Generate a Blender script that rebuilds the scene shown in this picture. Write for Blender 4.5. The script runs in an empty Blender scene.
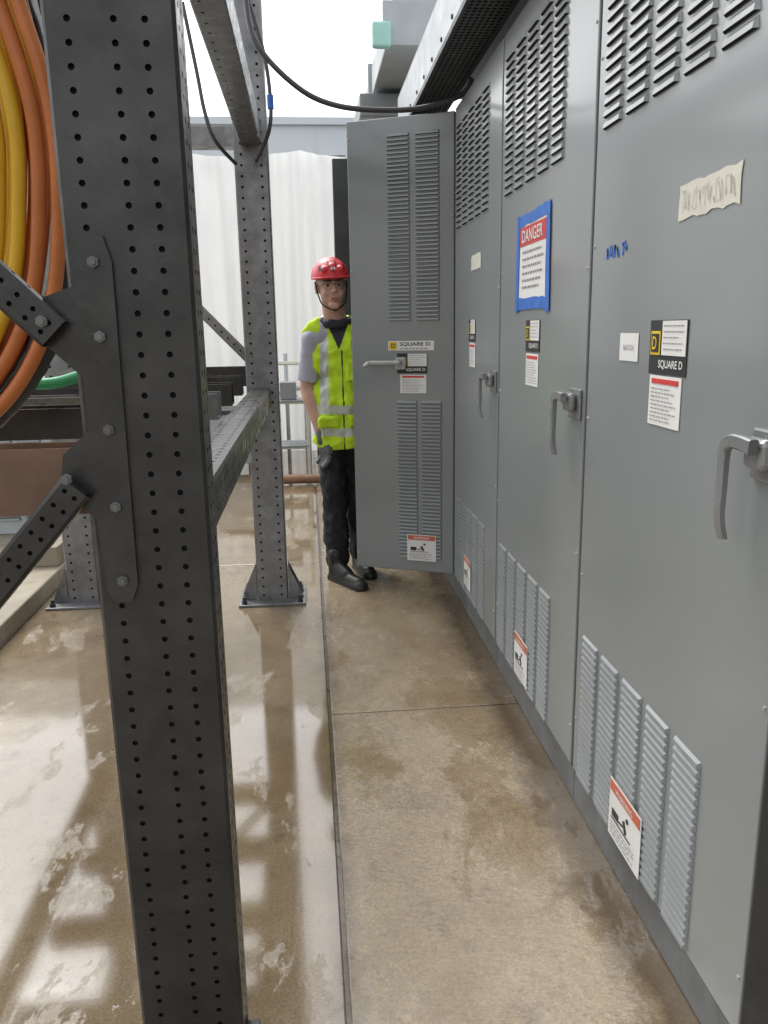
import bpy, bmesh, math, random
from mathutils import Vector, Matrix, noise
random.seed(4)
C=bpy.context; D=bpy.data; scene=C.scene
col=scene.collection
WM={}

# ---------------------------------------------------------------- materials
def new_mat(name):
    m=D.materials.new(name); m.use_nodes=True
    nt=m.node_tree; b=nt.nodes['Principled BSDF']
    return m,nt,b
def mth(nt,op,a,b=None,clamp=False):
    n=nt.nodes.new('ShaderNodeMath'); n.operation=op; n.use_clamp=clamp
    for i,v in enumerate((a,b)):
        if v is None: continue
        if isinstance(v,(int,float)): n.inputs[i].default_value=v
        else: nt.links.new(v,n.inputs[i])
    return n.outputs[0]
def tex_noise(nt,vec,scale,detail=4,rough=.55,stretch=None,dist=0):
    if stretch:
        mp=nt.nodes.new('ShaderNodeMapping'); mp.inputs['Scale'].default_value=stretch
        nt.links.new(vec,mp.inputs['Vector']); vec=mp.outputs[0]
    n=nt.nodes.new('ShaderNodeTexNoise'); n.inputs['Scale'].default_value=scale
    n.inputs['Detail'].default_value=detail; n.inputs['Roughness'].default_value=rough
    n.inputs['Distortion'].default_value=dist
    nt.links.new(vec,n.inputs['Vector']); return n.outputs['Fac']
def ramp(nt,fac,stops):
    r=nt.nodes.new('ShaderNodeValToRGB'); e=r.color_ramp.elements
    while len(e)<len(stops): e.new(.5)
    for i,(p,c) in enumerate(stops):
        e[i].position=p
        if isinstance(c,(int,float)): c=(c,c,c)
        e[i].color=(*c[:3],1)
    nt.links.new(fac,r.inputs[0]); return r.outputs[0]
def mixc(nt,fac,a,b,mode='MIX'):
    n=nt.nodes.new('ShaderNodeMix'); n.data_type='RGBA'; n.blend_type=mode
    if isinstance(fac,(int,float)): n.inputs[0].default_value=fac
    else: nt.links.new(fac,n.inputs[0])
    for s,v in ((6,a),(7,b)):
        if isinstance(v,tuple): n.inputs[s].default_value=(*v[:3],1)
        else: nt.links.new(v,n.inputs[s])
    return n.outputs[2]
def coords(nt): return nt.nodes.new('ShaderNodeTexCoord').outputs['Object']
def bump(nt,b,h,strength,dist=.01):
    n=nt.nodes.new('ShaderNodeBump'); n.inputs['Strength'].default_value=strength; n.inputs['Distance'].default_value=dist
    nt.links.new(h,n.inputs['Height']); nt.links.new(n.outputs[0],b.inputs['Normal'])
def M_(name,c,rough=.5,metal=0,var=.15,scale=8,stretch=None,bmp=0,bscale=60,rv=.1,dirt=None,detail=6):
    m,nt,b=new_mat(name); v=coords(nt)
    f=tex_noise(nt,v,scale,detail,.6,stretch)
    c0=tuple(x*(1-var) for x in c); c1=tuple(min(1,x*(1+var)) for x in c)
    cc=ramp(nt,f,[(.3,c0),(.7,c1)])
    if dirt:
        g=tex_noise(nt,v,scale*.6,8,.7,None,.5)
        cc=mixc(nt,ramp(nt,g,[(.52,0.),(.72,.75)]),cc,dirt)
    nt.links.new(cc,b.inputs['Base Color'])
    g=tex_noise(nt,v,scale*1.7,detail,.6,stretch)
    r=ramp(nt,g,[(.3,max(.02,rough-rv)),(.7,min(1,rough+rv))])
    nt.links.new(r,b.inputs['Roughness'])
    b.inputs['Metallic'].default_value=metal
    if bmp: bump(nt,b,tex_noise(nt,v,bscale,3),bmp,.004)
    return m
mt={}
# satin enamel: even colour, slight oil-canning of the sheet, a clear top coat
m,nt,b=new_mat('grey_enamel'); v=coords(nt)
f=tex_noise(nt,v,.9,1,.5,(1.6,.6,1))
nt.links.new(ramp(nt,f,[(.3,(.192,.212,.216)),(.7,(.218,.239,.243))]),b.inputs['Base Color'])
b.inputs['Roughness'].default_value=.38
b.inputs['Specular IOR Level'].default_value=.8
b.inputs['Coat Weight'].default_value=.55; b.inputs['Coat Roughness'].default_value=.14
bump(nt,b,tex_noise(nt,v,1.3,0,.5,(1.5,.7,1)),.30,.010)
mt['door']=m
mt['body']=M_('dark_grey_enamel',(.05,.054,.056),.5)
mt['black']=M_('black_gasket',(.012,.012,.013),.6)
mt['slot']=M_('slot_shadow',(.008,.008,.009),.9)
mt['plinth']=M_('plinth_steel',(.13,.135,.135),.5,0,.3,5,None,.1,30,.1,(.09,.07,.05))
mt['rack']=M_('rack_steel',(.044,.043,.042),.33,.35,.3,9,None,.08,80,.12,(.022,.02,.018))
mt['rackl']=M_('galvanised_steel',(.21,.215,.22),.34,.6,.25,14,None,.05,80,.12)
mt['brown']=M_('brown_beam',(.17,.10,.065),.3,.1,.3,7)
mt['white']=M_('white_paper',(.70,.70,.68),.6,0,.04)
mt['grey']=M_('print_grey',(.25,.25,.25),.6,0,.04)
mt['pencil']=M_('marker_grey',(.36,.35,.32),.6,0,.04)
mt['tape']=M_('masking_tape',(.60,.58,.50),.7,0,.06,20,None,.2,80)
mt['blue']=M_('blue_tape',(.03,.14,.50),.55,0,.15,20,None,.3,60)
mt['red']=M_('sign_red',(.55,.04,.035),.5,0,.05)
mt['orange']=M_('sign_orange',(.55,.12,.06),.5,0,.05)
mt['yellow']=M_('logo_yellow',(.70,.50,.02),.5,0,.05)
mt['ink']=M_('ink_black',(.02,.02,.022),.5,0,.05)
mt['handle']=M_('handle_grey',(.26,.265,.27),.25,.4,.1)
mt['handlel']=M_('handle_light',(.42,.43,.43),.3,.3,.1)
mt['hood']=M_('hood_panel',(.42,.45,.47),.45,.1,.12,6)
mt['duct']=M_('duct_steel',(.42,.45,.47),.5,.1,.12,4)
mt['ductd']=M_('dark_duct',(.27,.285,.295),.5,.1,.12,4)
mt['teal']=M_('teal_foam',(.42,.72,.65),.6,0,.1)
mt['corange']=M_('orange_conduit',(.55,.17,.045),.36,0,.15)
mt['cyellow']=M_('yellow_conduit',(.74,.44,.025),.34,0,.15)
mt['cblack']=M_('black_conduit',(.045,.045,.048),.35,0,.2)
mt['cgreen']=M_('green_hose',(.03,.30,.13),.4,0,.2)
mt['skin']=M_('skin',(.60,.36,.27),.5,0,.12,22)
mt['lip']=M_('lip',(.40,.16,.13),.5)
mt['eye']=M_('eye_white',(.50,.47,.45),.3)
mt['hair']=M_('brown_hair',(.06,.04,.026),.6)
mt['helmet']=M_('red_helmet',(.68,.045,.06),.32,0,.06)
mt['vest']=M_('hivis_yellow',(.56,.82,.02),.7,0,.12,12,None,.2,200)
mt['silver']=M_('reflective_tape',(.52,.55,.51),.35,.2,.08)
mt['shirt']=M_('lavender_shirt',(.45,.45,.54),.8,0,.08,20)
mt['navy']=M_('dark_collar',(.03,.03,.045),.8)
mt['pants']=M_('black_trousers',(.014,.014,.017),.8,0,.3,12)
mt['boot']=M_('black_boot',(.012,.012,.012),.4)
mt['glove']=M_('grey_glove',(.12,.125,.13),.7,0,.6,30)
mt['kerb']=M_('kerb_concrete',(.27,.235,.175),.4,0,.25,5,None,.3,50)
mt['ground']=M_('wet_ground',(.10,.085,.065),.35,0,.3,2)
mt['joint']=M_('wet_joint_filler',(.08,.06,.042),.1,0,.4,12,None,.2,40)
mt['bldg']=M_('white_cladding',(.60,.66,.71),.5,0,.05,.6)
mt['wood']=M_('brown_timber',(.26,.14,.08),.6,0,.25,6)
mt['lens']=M_('glasses_frame',(.10,.10,.11),.3)
mt['pvc']=M_('white_pipe',(.62,.62,.60),.4,0,.05)

m,nt,b=new_mat('white_plastic_sheet'); v=coords(nt)
f=tex_noise(nt,v,.7,3,.5,(1,1,.5))
nt.links.new(ramp(nt,f,[(.3,(.82,.83,.82)),(.7,(.90,.90,.89))]),b.inputs['Base Color'])
b.inputs['Roughness'].default_value=.25
tr=nt.nodes.new('ShaderNodeBsdfTranslucent'); tr.inputs[0].default_value=(.92,.93,.91,1)
mx=nt.nodes.new('ShaderNodeMixShader'); mx.inputs[0].default_value=.35
out=nt.nodes['Material Output']
nt.links.new(b.outputs[0],mx.inputs[1]); nt.links.new(tr.outputs[0],mx.inputs[2]); nt.links.new(mx.outputs[0],out.inputs[0])
mt['sheet']=m

def concrete(name,wet):
    W=wet>.5
    m,nt,b=new_mat(name); v=coords(nt)
    k=1.0 if W else 1.12
    big=tex_noise(nt,v,2.2,9,.66,None,.3)
    base=ramp(nt,big,[(.28,(.200*k,.146*k,.088*k)),(.5,(.255*k,.197*k,.124*k)),(.72,(.310*k,.249*k,.168*k))])
    stain=tex_noise(nt,v,3.2 if not W else 4.0,12,.80,(1,.8,1),.3)
    base=mixc(nt,ramp(nt,stain,[(.52,0.),(.66,.70 if not W else .6)]),base,(.115,.082,.05))
    spk=tex_noise(nt,v,24,9,.8,None,.2)
    base=mixc(nt,ramp(nt,spk,[(.55,0.),(.68,.45)]),base,(.085,.062,.04))
    pal=tex_noise(nt,v,6,11,.78,(1.6,.5,1),.3)
    base=mixc(nt,ramp(nt,pal,[(.58,0.),(.78,.30)]),base,(.40,.34,.26))
    fine=tex_noise(nt,v,150,3,.6)
    base=mixc(nt,.6,base,ramp(nt,fine,[(.3,.26),(.7,.74)]),'OVERLAY')
    w1=tex_noise(nt,v,2.4 if W else 1.9,12,.72,(1.3,.6,1),.2)
    wm=ramp(nt,w1,[(.40,0.),(.45,1.)]) if W else ramp(nt,w1,[(.50,0.),(.55,.9)])
    base=mixc(nt,mth(nt,'MULTIPLY',wm,.38 if W else .34),base,mixc(nt,1.,base,(.60,.55,.48),'MULTIPLY'))
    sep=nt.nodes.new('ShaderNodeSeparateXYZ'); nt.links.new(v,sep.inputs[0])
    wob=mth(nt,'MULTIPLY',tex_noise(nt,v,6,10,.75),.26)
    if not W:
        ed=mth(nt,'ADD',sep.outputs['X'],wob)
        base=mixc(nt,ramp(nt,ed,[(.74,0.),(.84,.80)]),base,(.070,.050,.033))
    dj=mth(nt,'ABSOLUTE',mth(nt,'SUBTRACT',sep.outputs['X'],.037))
    jm=ramp(nt,mth(nt,'ADD',dj,mth(nt,'MULTIPLY',wob,.5)),[(.065,.75),(.115,0.)])
    base=mixc(nt,jm,base,(.10,.073,.046))
    nt.links.new(base,b.inputs['Base Color'])
    w2=tex_noise(nt,v,16,10,.78,(1.2,.7,1))
    dry=ramp(nt,w2,[(.42,.07),(.60,.30)]) if W else ramp(nt,w2,[(.40,.12),(.62,.36)])
    rr=mixc(nt,wm,dry,(.018,.018,.018) if W else (.045,.045,.045))
    nt.links.new(rr,b.inputs['Roughness'])
    h=mth(nt,'ADD',mth(nt,'MULTIPLY',tex_noise(nt,v,55,10,.8,(.8,1.3,1)),.9),mth(nt,'MULTIPLY',tex_noise(nt,v,12,5),.35))
    n=nt.nodes.new('ShaderNodeBump'); n.inputs['Distance'].default_value=.006
    nt.links.new(mth(nt,'SUBTRACT',.55,mth(nt,'MULTIPLY',wm,.53 if W else .45)),n.inputs['Strength'])
    nt.links.new(h,n.inputs['Height']); nt.links.new(n.outputs[0],b.inputs['Normal'])
    b.inputs['Specular IOR Level'].default_value=.85 if W else .75
    b.inputs['Coat Weight'].default_value=.35 if W else .25
    b.inputs['Coat Roughness'].default_value=.03 if W else .08
    return m
mt['conL']=concrete('wet_concrete',1.0)
mt['conR']=concrete('damp_concrete',.3)

# ---------------------------------------------------------------- helpers
def reg(o,M=None,parent=None):
    col.objects.link(o)
    M=M or Matrix()
    WM[o.name]=M
    if parent is not None:
        o.parent=parent; o.matrix_parent_inverse=WM[parent.name].inverted()
    o.matrix_basis=M
    return o
def meta(o,label,cat,group=None):
    o['label']=label; o['category']=cat
    if group: o['group']=group
    return o
def thing(name,label,cat,loc=(0,0,0),group=None):
    o=D.objects.new(name,None); o.empty_display_size=.1
    return meta(reg(o,Matrix.Translation(loc)),label,cat,group)
def mesh_obj(name,verts,faces,mats,parent=None,M=None,fmat=None,smooth=False):
    me=D.meshes.new(name); me.from_pydata([tuple(v) for v in verts],[],faces)
    for m in (mats if isinstance(mats,(list,tuple)) else [mats]): me.materials.append(mt[m])
    if fmat:
        for i,p in enumerate(me.polygons): p.material_index=fmat[i]
    if smooth:
        for p in me.polygons: p.use_smooth=True
    me.update()
    return reg(D.objects.new(name,me),M,parent)
def bm_obj(name,bm,mats,parent=None,M=None,smooth=False):
    me=D.meshes.new(name); bm.to_mesh(me); bm.free()
    for m in (mats if isinstance(mats,(list,tuple)) else [mats]): me.materials.append(mt[m])
    if smooth:
        for p in me.polygons: p.use_smooth=True
    return reg(D.objects.new(name,me),M,parent)
def bm_box(bm,lo,hi,bev=0,rot=None,mi=0,seg=2):
    c=[(a+b)/2 for a,b in zip(lo,hi)]; s=[abs(b-a) for a,b in zip(lo,hi)]
    Mx=Matrix.Translation(c)@(rot or Matrix())@Matrix.Diagonal((*s,1))
    t=bmesh.new(); bmesh.ops.create_cube(t,size=1,matrix=Mx)
    if bev: bmesh.ops.bevel(t,geom=t.edges[:],offset=bev,segments=seg,affect='EDGES',profile=.5)
    me=D.meshes.new('t'); t.to_mesh(me); t.free()
    n0=len(bm.faces); bm.from_mesh(me); D.meshes.remove(me)
    bm.faces.ensure_lookup_table()
    for f in bm.faces[n0:]: f.material_index=mi
def bm_cyl(bm,p0,p1,r0,r1=None,seg=16,mi=0):
    p0=Vector(p0); p1=Vector(p1); r1=r0 if r1 is None else r1
    d=p1-p0; q=d.to_track_quat('Z','Y').to_matrix().to_4x4()
    n0=len(bm.faces)
    bmesh.ops.create_cone(bm,cap_ends=True,segments=seg,radius1=r0,radius2=r1,depth=max(d.length,1e-4),matrix=Matrix.Translation((p0+p1)/2)@q)
    bm.faces.ensure_lookup_table()
    for f in bm.faces[n0:]: f.material_index=mi
def box(name,lo,hi,mat,parent=None,M=None,bev=.004):
    bm=bmesh.new(); bm_box(bm,lo,hi,bev); return bm_obj(name,bm,mat,parent,M)
def catmull(pts,n=8,closed=False):
    pts=[Vector(p) for p in pts]; out=[]; N=len(pts)
    for i in range(N if closed else N-1):
        if closed: p=[pts[(i+k)%N] for k in (-1,0,1,2)]
        else: p=[pts[max(0,i-1)],pts[i],pts[i+1],pts[min(N-1,i+2)]]
        for j in range(n):
            t=j/n
            out.append(.5*((2*p[1])+(-p[0]+p[2])*t+(2*p[0]-5*p[1]+4*p[2]-p[3])*t*t+(-p[0]+3*p[1]-3*p[2]+p[3])*t**3))
    if not closed: out.append(pts[-1])
    return out
def tube(name,pts,r,mat,parent=None,closed=False,seg=12,n=8,ribs=False):
    P=catmull(pts,n,closed); N=len(P); vs=[]; fs=[]
    up=Vector((0,1,0))
    for i,p in enumerate(P):
        a=P[(i-1)%N] if closed or i>0 else P[i]; b=P[(i+1)%N] if closed or i<N-1 else P[i]
        t=(b-a).normalized()
        s=t.cross(up)
        if s.length<1e-3: s=t.cross(Vector((1,0,0)))
        s.normalize(); u=s.cross(t).normalized(); up=u if not closed else up
        rr=r*(1+(.08 if ribs and i%2 else 0))
        for k in range(seg):
            an=2*math.pi*k/seg; vs.append(p+s*math.cos(an)*rr+u*math.sin(an)*rr)
    for i in range(N if closed else N-1):
        j=(i+1)%N
        for k in range(seg):
            l=(k+1)%seg; fs.append((i*seg+k,i*seg+l,j*seg+l,j*seg+k))
    if not closed:
        fs.append(tuple(range(seg))); fs.append(tuple((N-1)*seg+k for k in range(seg)))
    return mesh_obj(name,vs,fs,mat,parent,None,None,True)
def frame(o,u,n):
    u=Vector(u).normalized(); n=Vector(n).normalized(); z=Vector((0,0,1))
    R=Matrix((u,z,n)).transposed().to_4x4()
    return Matrix.Translation(o)@R

def perf_face(vs,fs,fm,O,U,V,N,w,L,cols,pitch,r,ofs=0,th=.003):
    bounds=[0]+[(cols[i]+cols[i+1])/2 for i in range(len(cols)-1)]+[w]
    rows=max(1,int(round(L/pitch))); ph=L/rows
    for ci,cx in enumerate(cols):
        x0,x1=bounds[ci],bounds[ci+1]
        for j in range(rows):
            y0=j*ph; y1=y0+ph; cy=(y0+y1)/2
            ring=[(x0+(x1-x0)*t,y0) for t in (0,.25,.5,.75)]+[(x1,y0+ph*t) for t in (0,.25,.5,.75)]+[(x1-(x1-x0)*t,y1) for t in (0,.25,.5,.75)]+[(x0,y1-ph*t) for t in (0,.25,.5,.75)]
            b0=len(vs)
            for (x,y) in ring: vs.append(O+U*x+V*y)
            for q in (0,th):
                for k in range(16):
                    a=-math.pi*.75+2*math.pi*k/16
                    vs.append(O+U*(cx+r*math.cos(a))+V*(cy+r*math.sin(a))-N*q)
            for k in range(16):
                l=(k+1)%16
                fs.append((b0+k,b0+l,b0+16+l,b0+16+k)); fm.append(0)
                fs.append((b0+16+k,b0+16+l,b0+32+l,b0+32+k)); fm.append(1)
def perf_section(name,L,w,d,parent,M,mat='rack',fcols=None,scols=None,pitch=.05,r=.007,ch=.006,back=True):
    vs=[];fs=[];fm=[]
    X=Vector((1,0,0));Y=Vector((0,1,0));Z=Vector((0,0,1))
    W=w-2*ch; Dd=d-2*ch
    fcols=fcols or [W*.5]; scols=scols or [Dd*.5]
    perf_face(vs,fs,fm,Vector((-w/2+ch,-d/2,0)),X,Z,-Y,W,L,fcols,pitch,r)
    perf_face(vs,fs,fm,Vector((w/2,-d/2+ch,0)),Y,Z,X,Dd,L,scols,pitch,r)
    perf_face(vs,fs,fm,Vector((-w/2,d/2-ch,0)),-Y,Z,-X,Dd,L,scols,pitch,r)
    perf_face(vs,fs,fm,Vector((w/2-ch,d/2,0)),-X,Z,Y,W,L,fcols,pitch,r)
    cs=[(-w/2,-d/2+ch),(-w/2+ch,-d/2),(w/2-ch,-d/2),(w/2,-d/2+ch),(w/2,d/2-ch),(w/2-ch,d/2),(-w/2+ch,d/2),(-w/2,d/2-ch)]
    for a,b in ((0,1),(2,3),(4,5),(6,7)):
        n=len(vs)
        for (x,y),z in ((cs[a],0),(cs[b],0),(cs[b],L),(cs[a],L)): vs.append(Vector((x,y,z)))
        fs.append((n,n+1,n+2,n+3)); fm.append(0)
    n=len(vs); e=.008
    for z in (0.002,L-.002):
        for x,y in ((-w/2+e,-d/2+e),(w/2-e,-d/2+e),(w/2-e,d/2-e),(-w/2+e,d/2-e)): vs.append(Vector((x,y,z)))
    for k in range(4):
        l=(k+1)%4; fs.append((n+k,n+l,n+4+l,n+4+k)); fm.append(1)
    fs.append((n+3,n+2,n+1,n)); fm.append(1); fs.append((n+4,n+5,n+6,n+7)); fm.append(1)
    return mesh_obj(name,vs,fs,[mat,'slot'],parent,M,fm)
def along(p0,p1,roll=0):
    p0=Vector(p0);p1=Vector(p1); d=p1-p0
    z=d.normalized(); y=Vector((0,1,0)) if abs(z.y)<.9 else Vector((0,0,-1))
    x=y.cross(z).normalized(); y=z.cross(x)
    R=Matrix((x,y,z)).transposed().to_4x4()
    return Matrix.Translation(p0)@R@Matrix.Rotation(roll,4,'Z'), d.length

# ---------------------------------------------------------------- panel details
def louvers(parent,M,a0,a1,b0,b1,pitch=.0205,dep=.009):
    vs=[];fs=[];fm=[]
    n=int((b1-b0)/pitch)
    for i in range(n):
        y0=b0+i*pitch; h=pitch*.76; s=.008
        k=len(vs)
        P=[(a0+.003,y0+h,.0004),(a1-.003,y0+h,.0004),
           (a1-s,y0+h*.62,dep*.80),(a0+s,y0+h*.62,dep*.80),
           (a1-s,y0+h*.10,dep),(a0+s,y0+h*.10,dep),
           (a1,y0,.0004),(a0,y0,.0004)]
        vs+=P
        fs+=[(k,k+3,k+2,k+1),(k+3,k+5,k+4,k+2),(k,k+7,k+5,k+3),(k+1,k+2,k+4,k+6),(k+5,k+7,k+6,k+4)]; fm+=[0,0,0,0,1]
    return mesh_obj('vent',vs,fs,['door','slot'],parent,M,fm)
def plate(parent,M,a0,b0,a1,b1,mat,name='label',c=.0022,bend=0,rot=0,ragged=0):
    bm=bmesh.new()
    w,h=a1-a0,b1-b0
    R=Matrix.Translation(((a0+a1)/2,(b0+b1)/2,c))@Matrix.Rotation(rot,4,'Z')
    n=12; pts=[]
    for t in range(n): pts.append((-w/2+w*t/n,-h/2))
    for t in range(4): pts.append((w/2,-h/2+h*t/4))
    for t in range(n): pts.append((w/2-w*t/n,h/2))
    for t in range(4): pts.append((-w/2,h/2-h*t/4))
    vt=[bm.verts.new(R@Vector((x+random.uniform(-1,1)*ragged,y+random.uniform(-1,1)*ragged,0))) for x,y in pts]
    f=bm.faces.new(vt)
    r=bmesh.ops.extrude_face_region(bm,geom=[f])
    for v in r['geom']:
        if isinstance(v,bmesh.types.BMVert): v.co.z-=.0012
    bmesh.ops.recalc_face_normals(bm,faces=bm.faces[:])
    return bm_obj(name,bm,mat,parent,M)
def text(parent,M,s,a,b,h,mat='ink',c=.0036,width=None,name='lettering',rot=0,bold=.012):
    cu=D.curves.new('t','FONT'); cu.body=s; cu.size=1; cu.extrude=0; cu.offset=bold
    o=D.objects.new('t',cu); col.objects.link(o); C.view_layer.update()
    me=D.meshes.new_from_object(o.evaluated_get(C.evaluated_depsgraph_get()))
    D.objects.remove(o); D.curves.remove(cu)
    xs=[v.co.x for v in me.vertices]; ys=[v.co.y for v in me.vertices]
    sy=h/(max(ys)-min(ys)); sx=(width/(max(xs)-min(xs))) if width else sy
    x0,y0=min(xs),min(ys); cr,sr=math.cos(rot),math.sin(rot)
    for v in me.vertices:
        x=(v.co.x-x0)*sx; y=(v.co.y-y0)*sy
        v.co=Vector((a+x*cr-y*sr,b+x*sr+y*cr,c))
    me.materials.clear(); me.materials.append(mt[mat]); me.name=name
    return reg(D.objects.new(name,me),M,parent)
def scribble(parent,M,a,b,w,h,n=9,seed=3,mat='pencil',c=.0037,th=.0009,name='lettering'):
    """faint marker handwriting, too thin to read"""
    rnd=random.Random(seed); vs=[];fs=[]
    cw=w/n
    for i in range(n):
        pts=[Vector((a+cw*(i+rnd.uniform(.05,1.0)),b+h*rnd.random(),c)) for _ in range(4)]
        pts[0].y=b+h*rnd.choice((0,1)); pts[-1].y=b+h*rnd.choice((0,.5,1))
        P=catmull(pts,5)
        for p,q in zip(P,P[1:]):
            d_=(q-p)
            if d_.length<1e-6: continue
            s=Vector((-d_.y,d_.x,0)).normalized()*th; k=len(vs)
            vs+=[p-s,q-s,q+s,p+s]; fs.append((k,k+1,k+2,k+3))
    return mesh_obj(name,vs,fs,mat,parent,M)
def lines(parent,M,a0,a1,b0,b1,n,mat='ink',c=.0034,th=.35,seed=1):
    """small print too fine to read: word-length bars"""
    rnd=random.Random(seed); vs=[];fs=[]
    ph=(b1-b0)/n
    for i in range(n):
        y=b1-(i+.5)*ph; x=a0; end=a1-rnd.random()*(a1-a0)*.3
        while x<end:
            w=min(rnd.uniform(.05,.14)*(a1-a0),end-x); k=len(vs)
            vs+=[(x,y-ph*th/2,c),(x+w,y-ph*th/2,c),(x+w,y+ph*th/2,c),(x,y+ph*th/2,c)]; fs.append((k,k+1,k+2,k+3))
            x+=w+.035*(a1-a0)
    return mesh_obj('lettering',vs,fs,mat,parent,M)
def maker_label(parent,M,a,b,w,h):
    p=plate(parent,M,a,b,a+w,b+h,'ink','nameplate')
    plate(p,M,a+w*.36,b+h*.36,a+w*.985,b+h*.985,'white','print_panel',.0040)
    lines(p,M,a+w*.41,a+w*.95,b+h*.42,b+h*.95,5,'grey',.0052,.2)
    e=plate(p,M,a+w*.05,b+h*.36,a+w*.31,b+h*.80,'yellow','emblem',.0040)
    plate(e,M,a+w*.08,b+h*.41,a+w*.28,b+h*.75,'ink','emblem_field',.0054)
    text(e,M,'D',a+w*.125,b+h*.46,h*.24,'yellow',.0064,w*.115)
    text(p,M,'SQUARE D',a+w*.30,b+h*.10,h*.17,'white',.0046,w*.64)
    return p
def data_label(parent,M,a,b,w,h,seed=2):
    p=plate(parent,M,a,b,a+w,b+h,'white','data_label')
    plate(p,M,a+w*.08,b+h*.84,a+w*.92,b+h*.94,'red','heading_band',.0036)
    lines(p,M,a+w*.08,a+w*.92,b+h*.06,b+h*.78,9,'grey',.0038,.28,seed)
def warn_label(parent,M,a,b,w,h,seed=3):
    c0=.0105
    p=plate(parent,M,a,b,a+w,b+h,'white','warning_label',c0)
    plate(p,M,a+w*.03,b+h*.80,a+w*.97,b+h*.97,'orange','heading_band',c0+.0018)
    text(p,M,'WARNING',a+w*.22,b+h*.84,h*.09,'white',c0+.0032,w*.55)
    bm=bmesh.new()
    bm_box(bm,(a+w*.12,b+h*.40,c0),(a+w*.32,b+h*.52,c0+.002))
    bm_box(bm,(a+w*.50,b+h*.38,c0),(a+w*.56,b+h*.58,c0+.002),0,Matrix.Rotation(.5,4,'Z'))
    bm_box(bm,(a+w*.34,b+h*.44,c0),(a+w*.50,b+h*.465,c0+.0025),0,Matrix.Rotation(.2,4,'Z'))
    bm_cyl(bm,(a+w*.60,b+h*.64,c0),(a+w*.60,b+h*.64,c0+.002),w*.035)
    bm_box(bm,(a+w*.1,b+h*.345,c0),(a+w*.72,b+h*.36,c0+.002))
    bm_obj('pictogram',bm,'ink',p,M)
    lines(p,M,a+w*.08,a+w*.9,b+h*.05,b+h*.30,4,'grey',c0+.0016,.3,seed)
def lever_handle(parent,M,a,b):
    bm=bmesh.new()
    bm_box(bm,(a-.008,b-.048,0),(a+.088,b+.040,.009),.004)
    bm_box(bm,(a+.006,b-.026,.0092),(a+.070,b+.028,.034),.012,None,0,3)
    h=bm_obj('handle',bm,'handle',parent,M)
    prof=[(a+.064,b+.016),(a+.03,b+.019),(a-.002,b+.018),(a-.020,b+.008),(a-.026,b-.012),(a-.0265,b-.06),(a-.026,b-.12),(a-.021,b-.160)]
    P=catmull([(x,y,.047 if i<7 else .041) for i,(x,y) in enumerate(prof)],6); vs=[];fs=[]
    for i,p in enumerate(P):
        t=(P[min(i+1,len(P)-1)]-P[max(i-1,0)]).normalized(); s=Vector((t.y,-t.x,0)).normalized()
        k=i/(len(P)-1); w=.0130-.0035*k; hh=.0085-.002*k; c_=.0028
        for x,y in ((-w,-hh+c_),(-w+c_,-hh),(w-c_,-hh),(w,-hh+c_),(w,hh-c_),(w-c_,hh),(-w+c_,hh),(-w,hh-c_)):
            vs.append(p+s*x+Vector((0,0,y)))
    for i in range(len(P)-1):
        for k in range(8):
            l=(k+1)%8; fs.append((i*8+k,i*8+l,(i+1)*8+l,(i+1)*8+k))
    fs+= [tuple(range(8)),tuple((len(P)-1)*8+k for k in range(8))]
    mesh_obj('lever',vs,fs,'handle',h,M,None,False)
def bolts(parent,M,pts,r=.007,name='bolt',h=.006,mat='handlel',c=0):
    for a,b in pts:
        bm=bmesh.new(); bm_cyl(bm,(a,b,c),(a,b,c+h),r,r*.8,6); bm_obj(name,bm,mat,parent,M)

# ---------------------------------------------------------------- ground
def structure(o): o['kind']='structure'; return o
bm=bmesh.new(); bm_box(bm,(-150,-60,-.4),(150,250,-.035)); structure(bm_obj('ground',bm,'ground'))
bm=bmesh.new(); bm_box(bm,(-1.5,-3,-.03),(.031,4.95,0),.004); bm_box(bm,(-1.5,4.957,-.03),(.031,14,0),.004)
structure(bm_obj('pavement',bm,'conL'))
bm=bmesh.new()
for y0,y1 in ((-3,2.839),(2.845,6.6),(6.606,14)): bm_box(bm,(.043,y0,-.03),(3.2,y1,.004),.004)
structure(bm_obj('pavement',bm,'conR'))
bm=bmesh.new(); bm_box(bm,(.0312,-3,-.03),(.0428,14,-.003)); structure(bm_obj('pavement_joint',bm,'joint'))
bm=bmesh.new(); bm_box(bm,(-14,-3,-.03),(-1.503,14,.10),.012); structure(bm_obj('raised_pavement',bm,'kerb'))

# ---------------------------------------------------------------- cabinets
FX=.765
def cabinet_body(root,y0,y1,mat='body',open_front=False):
    bm=bmesh.new()
    if open_front:
        x0,x1=.79,1.75
        bm_box(bm,(x0,y0+.004,.11),(x1,y0+.03,2.5)); bm_box(bm,(x0,y1-.03,.11),(x1,y1-.004,2.5))
        bm_box(bm,(x1-.03,y0+.031,.11),(x1,y1-.031,2.5)); bm_box(bm,(x0,y0+.031,.11),(x1-.031,y1-.031,.15))
        bm_box(bm,(x0,y0+.031,2.44),(x1-.031,y1-.031,2.5))
        bm_box(bm,(x1-.3,y0+.1,.4),(x1-.035,y1-.1,2.2))
    else: bm_box(bm,(.788,y0+.002,.112),(1.75,y1-.002,2.5))
    bm_obj('body',bm,mat,root)
    box('plinth',(.775,y0+.001,.005),(1.74,y1-.001,.108),'plinth',root)
def door_leaf(root,M,W,z0=.125,z1=2.49,label=None):
    bm=bmesh.new()
    bm_box(bm,(.010,z0,-.02),(W-.010,z1,0),.004)
    d=bm_obj('door',bm,'door',root,M)
    if label: d['label']=label
    return d
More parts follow.
